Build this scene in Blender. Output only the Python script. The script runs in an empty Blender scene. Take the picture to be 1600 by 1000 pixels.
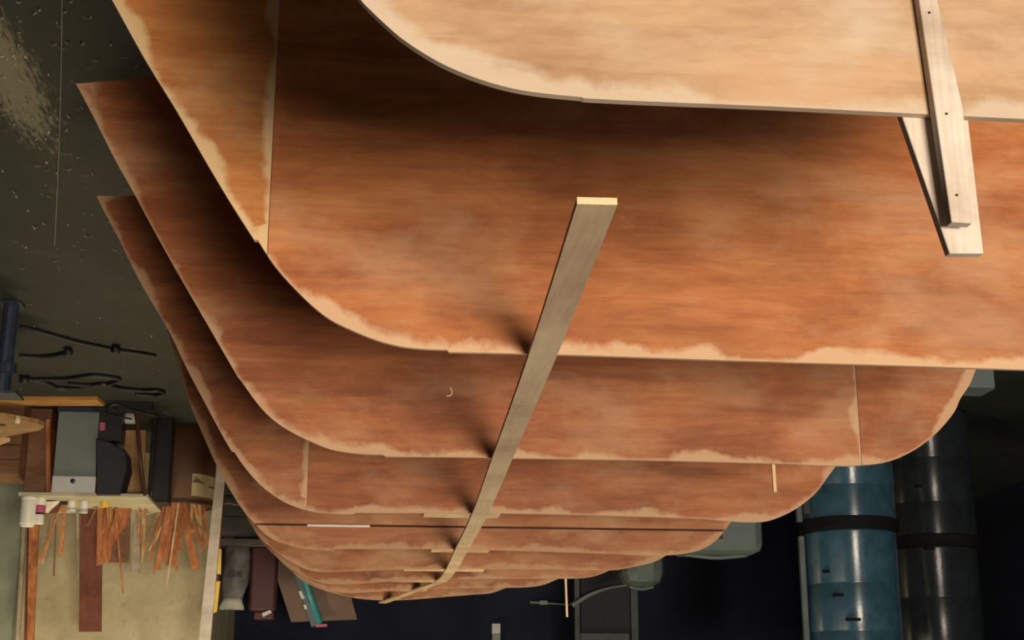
import bpy, bmesh, math, random
from mathutils import Vector, Matrix
random.seed(11)
S = bpy.context.scene
COL = S.collection

# ------------------------------------------------------------------ camera
# The print was scanned the wrong way up: the world here is upright and the camera is rolled half a turn.
FPX = 2222.0; H = 1.85; HOR = 1130.0; VPX = 560.0
PITCH = math.atan((HOR - 500) / FPX)
def axes(a):
    fw = Vector((-math.sin(a) * math.cos(PITCH), math.cos(a) * math.cos(PITCH), -math.sin(PITCH)))
    r = Vector((math.cos(a), math.sin(a), 0)); return r, r.cross(fw), fw
def vpx(a):
    r, u, fw = axes(a); return 800 - FPX * r.y / fw.y
lo, hi = 0.0, 0.5
for _ in range(60):
    m_ = (lo + hi) / 2
    if vpx(m_) > VPX: lo = m_
    else: hi = m_
R_, U_, F_ = axes(lo)
cam_d = bpy.data.cameras.new('camera'); cam = bpy.data.objects.new('camera', cam_d); COL.objects.link(cam)
cam_d.sensor_width = 36.0; cam_d.sensor_fit = 'HORIZONTAL'; cam_d.lens = FPX * 36.0 / 1600.0
cam_d.clip_start = 0.05; cam_d.clip_end = 100
M = Matrix.Identity(4)
for i in range(3):
    M[i][0] = -R_[i]; M[i][1] = -U_[i]; M[i][2] = -F_[i]
M[2][3] = H
cam.matrix_world = M
S.camera = cam

# ------------------------------------------------------------------ light and exposure
S.view_settings.view_transform = 'Standard'; S.view_settings.look = 'None'
S.view_settings.gamma = 1.0; S.view_settings.use_curve_mapping = False
S.view_settings.exposure = 0.0
world = bpy.data.worlds.new('world'); S.world = world; world.use_nodes = True
world.node_tree.nodes['Background'].inputs[0].default_value = (0.55, 0.6, 0.8, 1)
world.node_tree.nodes['Background'].inputs[1].default_value = 0.006
def area(name, loc, to, sx, sy, power, col):
    d = bpy.data.lights.new(name, 'AREA'); d.shape = 'RECTANGLE'; d.size = sx; d.size_y = sy; d.energy = power; d.color = col
    o = bpy.data.objects.new(name, d); COL.objects.link(o); o.location = loc
    o.rotation_euler = (Vector(to) - Vector(loc)).to_track_quat('-Z', 'Y').to_euler(); return o
area('doorway_light', (-2.0, -6.4, 3.25), (-0.4, 4.0, 1.0), 2.2, 2.2, 1230, (1.0, 0.85, 0.68))
area('ceiling_lamp', (-0.6, 6.4, 4.3), (-0.6, 6.4, 0.0), 0.5, 3.0, 90, (1.0, 0.84, 0.62))
area('wall_lamp', (1.7, 9.35, 3.5), (2.0, 10.1, 0.9), 0.9, 0.3, 62, (1.0, 0.80, 0.45))
area('cool_window', (-4.9, -2.6, 2.6), (-1.2, 1.6, 1.0), 0.9, 1.3, 22, (0.62, 0.70, 1.0))

# ------------------------------------------------------------------ helpers
def ray(u, v):
    return R_ * ((800 - u) / FPX) + U_ * ((v - 500) / FPX) + F_
def PY(u, v, y):
    d = ray(u, v); t = y / d.y; return Vector((d.x * t, y, H + d.z * t))
def PZ(u, v, z=0.0):
    d = ray(u, v); t = (z - H) / d.z; return Vector((d.x * t, d.y * t, z))
def PL(u, v, y0, z0, s):                       # plane y = y0 + s (z - z0): boards that lean back
    d = ray(u, v); t = (y0 + s * (H - z0)) / (d.y - s * d.z); return Vector((d.x * t, d.y * t, H + d.z * t))

def obj(name, bm, mat, parent=None, smooth=False):
    me = bpy.data.meshes.new(name); bm.normal_update(); bm.to_mesh(me); bm.free()
    if smooth:
        for p in me.polygons: p.use_smooth = True
    me.materials.append(mat)
    o = bpy.data.objects.new(name, me); COL.objects.link(o)
    if parent: o.parent = parent
    return o
def tag(o, label, cat, group=None, kind=None):
    o['label'] = label; o['category'] = cat
    if group: o['group'] = group
    if kind: o['kind'] = kind
    return o
def thing(name, label, cat, group=None, loc=(0, 0, 0)):
    o = bpy.data.objects.new(name, None); COL.objects.link(o); o.empty_display_size = 0.1
    return tag(o, label, cat, group)
def struct(name, bm, mat, parent=None):
    o = obj(name, bm, mat, parent); o['kind'] = 'structure'; return o

def box_bm(x0, x1, y0, y1, z0, z1, bev=0.0, bm=None):
    own = bm is None
    if own: bm = bmesh.new()
    vs = [bm.verts.new((x, y, z)) for x in (x0, x1) for y in (y0, y1) for z in (z0, z1)]
    for f in ((0, 1, 3, 2), (4, 6, 7, 5), (0, 4, 5, 1), (2, 3, 7, 6), (0, 2, 6, 4), (1, 5, 7, 3)):
        bm.faces.new([vs[i] for i in f])
    bmesh.ops.recalc_face_normals(bm, faces=bm.faces)
    if own and bev > 0:
        bmesh.ops.bevel(bm, geom=bm.edges[:], offset=bev, segments=2, affect='EDGES', profile=0.5)
    return bm
def prism_bm(pts, ext, bev=0.0):               # planar 3-D polygon swept along vector ext
    bm = bmesh.new()
    f = bm.faces.new([bm.verts.new(p) for p in pts])
    r = bmesh.ops.extrude_face_region(bm, geom=[f])
    bmesh.ops.translate(bm, vec=Vector(ext), verts=[g for g in r['geom'] if isinstance(g, bmesh.types.BMVert)])
    bmesh.ops.recalc_face_normals(bm, faces=bm.faces)
    if bev > 0:
        bmesh.ops.bevel(bm, geom=bm.edges[:], offset=bev, segments=1, affect='EDGES')
    return bm
def slab_bm(px, y0, t, z0=0.0, s=0.0, bev=0.0):
    return prism_bm([PL(u, v, y0, z0, s) for u, v in px], (0, t, 0), bev)
def lathe_bm(prof, c, n=28, bm=None):
    if bm is None: bm = bmesh.new()
    rings = []
    for r, z in prof:
        if r < 1e-5: rings.append([bm.verts.new((c[0], c[1], c[2] + z))])
        else: rings.append([bm.verts.new((c[0] + r * math.cos(6.28319 * k / n), c[1] + r * math.sin(6.28319 * k / n), c[2] + z)) for k in range(n)])
    for a, b in zip(rings, rings[1:]):
        for k in range(n):
            k2 = (k + 1) % n
            if len(a) == 1: bm.faces.new((a[0], b[k], b[k2]))
            elif len(b) == 1: bm.faces.new((a[k], a[k2], b[0]))
            else: bm.faces.new((a[k], a[k2], b[k2], b[k]))
    bmesh.ops.recalc_face_normals(bm, faces=bm.faces)
    return bm
def catmull(p, n=4):
    out = []
    for i in range(len(p) - 1):
        p0, p1, p2, p3 = p[max(i - 1, 0)], p[i], p[i + 1], p[min(i + 2, len(p) - 1)]
        for k in range(n):
            t = k / n
            out.append(tuple(0.5 * ((2 * b) + (-a + c) * t + (2 * a - 5 * b + 4 * c - d) * t * t + (-a + 3 * b - 3 * c + d) * t ** 3) for a, b, c, d in zip(p0, p1, p2, p3)))
    out.append(tuple(p[-1])); return out
def tube_bm(path, rad, n=8, bm=None, smooth=True):
    if bm is None: bm = bmesh.new()
    P = [Vector(q) for q in (catmull([tuple(q) for q in path], 5) if smooth and len(path) > 2 else path)]
    rings = []; up = Vector((0.13, 0.31, 0.94)).normalized()
    for i, q in enumerate(P):
        t = (P[min(i + 1, len(P) - 1)] - P[max(i - 1, 0)]).normalized()
        a = t.cross(up)
        if a.length < 1e-3: a = t.cross(Vector((1, 0, 0)))
        a.normalize(); b = t.cross(a)
        r = rad[0] + (rad[1] - rad[0]) * i / (len(P) - 1) if isinstance(rad, tuple) else rad
        rings.append([bm.verts.new(q + a * (r * math.cos(6.28319 * k / n)) + b * (r * math.sin(6.28319 * k / n))) for k in range(n)])
    for a, b in zip(rings, rings[1:]):
        for k in range(n): bm.faces.new((a[k], a[(k + 1) % n], b[(k + 1) % n], b[k]))
    bm.faces.new(rings[0]); bm.faces.new(rings[-1])
    bmesh.ops.recalc_face_normals(bm, faces=bm.faces)
    return bm
def bar_bm(a, b, w, t, side=None):             # rectangular stick from a to b
    a, b = Vector(a), Vector(b); d = (b - a).normalized()
    s = Vector(side) if side else Vector((1, 0, 0)); s = (s - d * s.dot(d)).normalized(); n = d.cross(s)
    bm = bmesh.new(); vs = []
    for p in (a, b):
        for i, j in ((-1, -1), (1, -1), (1, 1), (-1, 1)): vs.append(bm.verts.new(p + s * (i * w / 2) + n * (j * t / 2)))
    for f in ((0, 1, 2, 3), (7, 6, 5, 4), (0, 4, 5, 1), (1, 5, 6, 2), (2, 6, 7, 3), (3, 7, 4, 0)): bm.faces.new([vs[i] for i in f])
    bmesh.ops.recalc_face_normals(bm, faces=bm.faces)
    return bm

# ------------------------------------------------------------------ materials
def base_mat(name):
    m = bpy.data.materials.new(name); m.use_nodes = True; nt = m.node_tree
    return m, nt, nt.nodes['Principled BSDF']
def N(nt, t, **kw):
    n = nt.nodes.new(t)
    for k, v in kw.items(): setattr(n, k, v)
    return n
def ramp(nt, stops):
    r = N(nt, 'ShaderNodeValToRGB'); e = r.color_ramp.elements
    while len(e) < len(stops): e.new(0.5)
    for el, (p, c) in zip(e, stops): el.position = p; el.color = (*c, 1)
    return r
def noise(nt, vec, scale, detail=5, rough=0.55, dist=0.0):
    n = N(nt, 'ShaderNodeTexNoise'); n.inputs['Scale'].default_value = scale; n.inputs['Detail'].default_value = detail
    n.inputs['Roughness'].default_value = rough; n.inputs['Distortion'].default_value = dist
    nt.links.new(vec, n.inputs['Vector']); return n
def mapped(nt, scale, rnd=True):
    tc = N(nt, 'ShaderNodeTexCoord'); mp = N(nt, 'ShaderNodeMapping'); mp.inputs['Scale'].default_value = scale
    nt.links.new(tc.outputs['Object'], mp.inputs['Vector'])
    if rnd:
        oi = N(nt, 'ShaderNodeObjectInfo'); mu = N(nt, 'ShaderNodeMath', operation='MULTIPLY'); mu.inputs[1].default_value = 37.0
        nt.links.new(oi.outputs['Random'], mu.inputs[0])
        cb = N(nt, 'ShaderNodeCombineXYZ')
        for k in range(3): nt.links.new(mu.outputs[0], cb.inputs[k])
        nt.links.new(cb.outputs[0], mp.inputs['Location'])
    return mp.outputs[0]
def mixc(nt, fac, a, b, mode='MIX'):
    m = N(nt, 'ShaderNodeMix', data_type='RGBA', blend_type=mode)
    for val, s in ((fac, m.inputs[0]), (a, m.inputs[6]), (b, m.inputs[7])):
        if hasattr(val, 'links'): nt.links.new(val, s)
        elif isinstance(val, tuple): s.default_value = (*val, 1)
        else: s.default_value = val
    return m.outputs[2]
def plain(name, col, rough=0.6, var=0.25, scale=9.0, metal=0.0, spec=0.4, stretch=(1, 1, 1)):
    m, nt, b = base_mat(name)
    v = mapped(nt, stretch); n = noise(nt, v, scale, 5)
    lo_ = tuple(c * (1 - var) for c in col); hi_ = tuple(min(1, c * (1 + var)) for c in col)
    r = ramp(nt, [(0.3, lo_), (0.7, hi_)]); nt.links.new(n.outputs['Fac'], r.inputs[0]); nt.links.new(r.outputs[0], b.inputs['Base Color'])
    b.inputs['Roughness'].default_value = rough; b.inputs['Metallic'].default_value = metal; b.inputs['Specular IOR Level'].default_value = spec
    return m
def wood(name, dark, mid, light, stretch=(1, 1, 14), rough=0.6, edge=None, dust=0.0, dustcol=(0.62, 0.47, 0.28), bump=0.15, grain=1.0):
    """sliced veneer: soft blotches and short grain streaks; the 'edge' attribute carries the sanded, resin-smeared border"""
    m, nt, b = base_mat(name)
    v = mapped(nt, stretch)
    g = noise(nt, v, 2.2, 8, 0.68, 0.5)
    w0 = 0.22 / max(0.4, grain)
    r = ramp(nt, [(0.5 - w0, dark), (0.5, mid), (0.5 + w0, light)]); nt.links.new(g.outputs['Fac'], r.inputs[0])
    v2 = mapped(nt, tuple(s * (1.6 if s < 3 else 4.0) for s in stretch))
    fine = noise(nt, v2, 4.0, 4, 0.65, 0.3); fr = ramp(nt, [(0.36, (0.80, 0.74, 0.70)), (0.56, (1, 1, 1))]); nt.links.new(fine.outputs['Fac'], fr.inputs[0])
    c = mixc(nt, 0.6, r.outputs[0], fr.outputs[0], 'MULTIPLY')
    v3 = mapped(nt, (1, 1, 2.0)); bl = noise(nt, v3, 2.6, 6, 0.66, 0.5)
    br = ramp(nt, [(0.30, (0.62, 0.50, 0.44)), (0.62, (1.12, 1.10, 1.10))]); nt.links.new(bl.outputs['Fac'], br.inputs[0])
    c = mixc(nt, 0.85, c, br.outputs[0], 'MULTIPLY')
    if dust > 0:
        dn = noise(nt, mapped(nt, (1, 1, 1.7)), 3.2, 6, 0.62, 0.2)
        dr = ramp(nt, [(0.50, (0, 0, 0)), (0.66, (dust,) * 3)]); nt.links.new(dn.outputs['Fac'], dr.inputs[0])
        c = mixc(nt, dr.outputs[0], c, dustcol)
    if edge is not None:
        at = N(nt, 'ShaderNodeAttribute', attribute_name='edge')
        dn2 = noise(nt, mapped(nt, (1, 1, 1)), 6.0, 5, 0.6, 0.15)
        a1 = N(nt, 'ShaderNodeMath', operation='MULTIPLY_ADD'); a1.inputs[1].default_value = 3.6; a1.inputs[2].default_value = -1.9
        nt.links.new(dn2.outputs['Fac'], a1.inputs[0])
        a2 = N(nt, 'ShaderNodeMath', operation='ADD'); nt.links.new(at.outputs['Fac'], a2.inputs[0]); nt.links.new(a1.outputs[0], a2.inputs[1])
        gt = N(nt, 'ShaderNodeMath', operation='MULTIPLY'); sm = ramp(nt, [(0.0, (0, 0, 0)), (0.16, (1, 1, 1))])
        nt.links.new(at.outputs['Fac'], sm.inputs[0])
        er = ramp(nt, [(0.30, (0, 0, 0)), (0.72, (edge,) * 3)]); nt.links.new(a2.outputs[0], er.inputs[0])
        nt.links.new(er.outputs[0], gt.inputs[0]); nt.links.new(sm.outputs[0], gt.inputs[1])
        rim = ramp(nt, [(0.80, (0, 0, 0)), (0.95, (edge * 0.7,) * 3)]); nt.links.new(at.outputs['Fac'], rim.inputs[0])
        mx = N(nt, 'ShaderNodeMath', operation='MAXIMUM'); nt.links.new(gt.outputs[0], mx.inputs[0]); nt.links.new(rim.outputs[0], mx.inputs[1])
        c = mixc(nt, mx.outputs[0], c, dustcol)
    nt.links.new(c, b.inputs['Base Color'])
    b.inputs['Roughness'].default_value = rough; b.inputs['Specular IOR Level'].default_value = 0.3
    bp = N(nt, 'ShaderNodeBump'); bp.inputs['Strength'].default_value = bump; bp.inputs['Distance'].default_value = 0.004
    nt.links.new(fine.outputs['Fac'], bp.inputs['Height']); nt.links.new(bp.outputs[0], b.inputs['Normal'])
    return m
PLY_NEAR = wood('pale_near_plywood', (0.36, 0.225, 0.12), (0.41, 0.27, 0.155), (0.46, 0.32, 0.195), stretch=(1, 1, 4), edge=0.7, dust=0.6, dustcol=(0.50, 0.42, 0.32), bump=0.05, grain=0.5)  # dusty pale sheet, coloured paler still in place of stronger near light
PLY = wood('okoume_plywood', (0.25, 0.075, 0.022), (0.40, 0.145, 0.045), (0.52, 0.23, 0.085), stretch=(1, 1, 5), edge=0.85, dust=0.3, dustcol=(0.58, 0.39, 0.23))
PLY_MID = wood('okoume_plywood_redder', (0.19, 0.058, 0.02), (0.33, 0.115, 0.04), (0.43, 0.185, 0.075), stretch=(1, 1, 6), edge=0.85, dust=0.3, dustcol=(0.50, 0.32, 0.18))
PLY_SIDE = wood('okoume_plywood_pale_sheet', (0.40, 0.15, 0.04), (0.54, 0.225, 0.065), (0.60, 0.30, 0.10), stretch=(1, 1, 7), edge=0.9, dust=0.3, dustcol=(0.66, 0.47, 0.25))
PLY_FAR = wood('okoume_plywood_far', (0.20, 0.062, 0.025), (0.37, 0.15, 0.06), (0.48, 0.24, 0.105), stretch=(1, 1, 4), edge=0.7, dust=0.6, dustcol=(0.50, 0.31, 0.16))
BATTEN = wood('grey_tan_batten_wood', (0.50, 0.38, 0.21), (0.60, 0.47, 0.28), (0.68, 0.55, 0.35), stretch=(12, 1, 1), bump=0.1, grain=0.6)
PALE = wood('pale_pine', (0.50, 0.34, 0.17), (0.62, 0.45, 0.25), (0.72, 0.56, 0.35), stretch=(3, 1, 3))
WHITEWOOD = wood('whitish_planed_wood', (0.50, 0.45, 0.37), (0.56, 0.51, 0.43), (0.62, 0.57, 0.49), stretch=(14, 14, 1), bump=0.03, grain=0.5)
REDWOOD = wood('reddish_offcut_wood', (0.19, 0.06, 0.019), (0.34, 0.125, 0.038), (0.50, 0.23, 0.08), stretch=(14, 14, 1))
DARKWOOD = wood('dark_red_brown_board', (0.09, 0.028, 0.015), (0.13, 0.042, 0.024), (0.17, 0.06, 0.035), stretch=(10, 10, 1))
TANWOOD = wood('tan_offcut_wood', (0.24, 0.13, 0.05), (0.34, 0.20, 0.08), (0.46, 0.29, 0.13), stretch=(8, 8, 1))
BROWNBOX = wood('brown_crate_wood', (0.10, 0.05, 0.025), (0.15, 0.075, 0.035), (0.20, 0.11, 0.055), stretch=(1, 1, 6))
GREYWOOD = wood('weathered_grey_board', (0.20, 0.17, 0.12), (0.30, 0.26, 0.19), (0.40, 0.35, 0.26), stretch=(12, 12, 1))
CARDBOARD = plain('brown_fibre_drum', (0.085, 0.036, 0.014), 0.65, 0.25, 4)
BLACK = plain('black_enamel', (0.012, 0.012, 0.014), 0.45, 0.3)
NAVYMETAL = plain('dark_navy_steel', (0.018, 0.025, 0.045), 0.4, 0.3)
WHITE = plain('white_plastic', (0.72, 0.70, 0.58), 0.45, 0.08)
PINK = plain('magenta_label', (0.42, 0.08, 0.16), 0.6, 0.1)
YELLOW = plain('yellow_plastic', (0.75, 0.50, 0.04), 0.4, 0.1)
GREYPAINT = plain('grey_green_painted_steel', (0.13, 0.165, 0.145), 0.45, 0.15, 5)
PALEGREY = plain('pale_grey_panel', (0.45, 0.46, 0.42), 0.5, 0.1)
CABLE = plain('black_rubber_cable', (0.010, 0.010, 0.011), 0.55, 0.2)
PAPER = plain('cream_paper', (0.62, 0.50, 0.27), 0.8, 0.12, 14)
INK = plain('olive_ink', (0.16, 0.12, 0.05), 0.8, 0.2)
TEAL = plain('teal_plastic', (0.03, 0.20, 0.21), 0.35, 0.12)
TEALDARK = plain('dark_teal_plastic', (0.012, 0.055, 0.065), 0.4, 0.12)
RED = plain('dark_red_plastic', (0.05, 0.009, 0.012), 0.5, 0.25)
BAGGREY = plain('grey_sack_plastic', (0.13, 0.13, 0.115), 0.5, 0.5, 7)
BAGPALE = plain('pale_sack_end', (0.40, 0.40, 0.32), 0.55, 0.2, 9)
BROWNBOARD = plain('grey_brown_hardboard', (0.13, 0.085, 0.06), 0.75, 0.12, 5)
SLATE = plain('greenish_grey_plastic', (0.075, 0.10, 0.092), 0.5, 0.1)
SEAM = plain('dark_seam', (0.04, 0.014, 0.008), 0.8, 0.3)
LEAK = plain('pale_light_leak', (0.70, 0.66, 0.58), 0.6, 0.1)
BLADE = plain('shaving_veneer', (0.85, 0.58, 0.36), 0.6, 0.1)
def drum_mat(name, col, spec=0.7):
    m, nt, b = base_mat(name)
    n = noise(nt, mapped(nt, (1, 1, 1)), 14, 5)
    r = ramp(nt, [(0.3, tuple(c * .75 for c in col)), (0.7, tuple(c * 1.2 for c in col))]); nt.links.new(n.outputs['Fac'], r.inputs[0])
    nt.links.new(r.outputs[0], b.inputs['Base Color'])
    b.inputs['Roughness'].default_value = 0.29; b.inputs['Specular IOR Level'].default_value = spec; b.inputs['Anisotropic'].default_value = 0.9; b.inputs['Anisotropic Rotation'].default_value = 0.25
    tg = N(nt, 'ShaderNodeTangent', direction_type='RADIAL', axis='Z'); nt.links.new(tg.outputs[0], b.inputs['Tangent'])
    n2 = noise(nt, mapped(nt, (1, 1, 1)), 60, 3); bp = N(nt, 'ShaderNodeBump'); bp.inputs['Strength'].default_value = 0.12; bp.inputs['Distance'].default_value = 0.004
    nt.links.new(n2.outputs['Fac'], bp.inputs['Height']); nt.links.new(bp.outputs[0], b.inputs['Normal'])
    return m
DRUMBLUE = drum_mat('steel_blue_drum_paint', (0.028, 0.072, 0.104))
DRUMGREY = drum_mat('dark_grey_drum_paint', (0.014, 0.018, 0.021), 0.35)
def floor_mat():
    m, nt, b = base_mat('stained_workshop_floor')
    v = mapped(nt, (1, 1, 1), False)
    n1 = noise(nt, v, 0.9, 8, 0.62, 0.6); r1 = ramp(nt, [(0.3, (0.012, 0.016, 0.014)), (0.55, (0.026, 0.031, 0.026)), (0.78, (0.055, 0.056, 0.042))])
    nt.links.new(n1.outputs['Fac'], r1.inputs[0])
    n2 = noise(nt, v, 5.5, 6, 0.7, 0.8); r2 = ramp(nt, [(0.60, (0, 0, 0)), (0.74, (0.6,) * 3)]); nt.links.new(n2.outputs['Fac'], r2.inputs[0])
    c = mixc(nt, r2.outputs[0], r1.outputs[0], (0.085, 0.078, 0.052))
    # pale streaky patch at the right-hand side of the hull
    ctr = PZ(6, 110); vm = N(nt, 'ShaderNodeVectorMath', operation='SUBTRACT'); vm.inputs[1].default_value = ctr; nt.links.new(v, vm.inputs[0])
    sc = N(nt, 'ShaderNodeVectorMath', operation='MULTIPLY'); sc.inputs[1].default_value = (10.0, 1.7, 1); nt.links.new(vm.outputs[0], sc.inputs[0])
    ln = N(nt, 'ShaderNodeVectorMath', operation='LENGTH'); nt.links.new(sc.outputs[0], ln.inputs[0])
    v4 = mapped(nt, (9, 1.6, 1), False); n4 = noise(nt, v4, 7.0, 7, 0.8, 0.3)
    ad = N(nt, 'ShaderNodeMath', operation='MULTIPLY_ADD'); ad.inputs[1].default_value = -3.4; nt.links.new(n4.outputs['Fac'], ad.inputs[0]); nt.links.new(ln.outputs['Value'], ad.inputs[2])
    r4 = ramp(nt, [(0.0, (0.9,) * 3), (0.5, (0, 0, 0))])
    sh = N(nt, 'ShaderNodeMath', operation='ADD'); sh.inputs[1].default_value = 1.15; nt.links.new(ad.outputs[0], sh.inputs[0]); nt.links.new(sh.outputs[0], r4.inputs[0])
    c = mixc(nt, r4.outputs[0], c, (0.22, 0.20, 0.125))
    nt.links.new(c, b.inputs['Base Color']); b.inputs['Roughness'].default_value = 0.62; b.inputs['Specular IOR Level'].default_value = 0.25
    bp = N(nt, 'ShaderNodeBump'); bp.inputs['Strength'].default_value = 0.3; bp.inputs['Distance'].default_value = 0.01
    nt.links.new(n2.outputs['Fac'], bp.inputs['Height']); nt.links.new(bp.outputs[0], b.inputs['Normal'])
    return m
def concrete_mat():
    m, nt, b = base_mat('yellowed_rough_plaster')
    v = mapped(nt, (1, 1, 1), False)
    n1 = noise(nt, v, 3.0, 7, 0.65, 0.5); r1 = ramp(nt, [(0.3, (0.27, 0.235, 0.14)), (0.6, (0.40, 0.35, 0.22)), (0.8, (0.48, 0.43, 0.29))]); nt.links.new(n1.outputs['Fac'], r1.inputs[0])
    n2 = noise(nt, v, 13, 5, 0.6); r2 = ramp(nt, [(0.62, (0, 0, 0)), (0.72, (0.55,) * 3)]); nt.links.new(n2.outputs['Fac'], r2.inputs[0])
    c = mixc(nt, r2.outputs[0], r1.outputs[0], (0.22, 0.19, 0.115))
    nt.links.new(c, b.inputs['Base Color']); b.inputs['Roughness'].default_value = 0.9
    bp = N(nt, 'ShaderNodeBump'); bp.inputs['Strength'].default_value = 0.4; bp.inputs['Distance'].default_value = 0.02
    nt.links.new(n1.outputs['Fac'], bp.inputs['Height']); nt.links.new(bp.outputs[0], b.inputs['Normal'])
    return m
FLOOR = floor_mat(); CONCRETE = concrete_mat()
NAVYWALL = plain('near_black_navy_wall', (0.012, 0.015, 0.027), 0.85, 0.35, 1.5, spec=0.1)  # near-black navy tone with random variation
DARKCEIL = plain('dark_roof_boards', (0.03, 0.028, 0.026), 0.9, 0.3, 2)
GREENGREY = plain('greenish_damp_plaster', (0.20, 0.22, 0.16), 0.9, 0.25, 5)

# ------------------------------------------------------------------ the room
WY = 10.2                                        # plastered wall
X0, X1, YB, YF, ZC = -5.2, 4.6, -7.4, 12.2, 4.4
wx = PY(334, 850, WY).x                          # where the plastered wall ends and a dark bay opens
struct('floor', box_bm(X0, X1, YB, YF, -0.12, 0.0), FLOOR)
struct('ceiling', box_bm(X0, X1, YB, YF, ZC, ZC + 0.12), DARKCEIL)
struct('wall_left', box_bm(X0 - 0.12, X0, YB, YF, 0, ZC), NAVYWALL)
struct('wall_right', box_bm(X1, X1 + 0.12, YB, YF, 0, ZC), NAVYWALL)
struct('wall_rear', box_bm(X0, X1, YB - 0.12, YB, 0, ZC), NAVYWALL)
struct('wall_far', box_bm(X0, wx, YF, YF + 0.12, 0, ZC), NAVYWALL)
struct('wall_plastered', box_bm(wx, X1, WY, YF + 0.12, 0, ZC), CONCRETE)
gx = PY(27, 900, WY - 0.12).x
struct('trim_1', box_bm(gx, gx + 0.5, WY - 0.12, WY, 0, ZC), GREENGREY)

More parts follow.
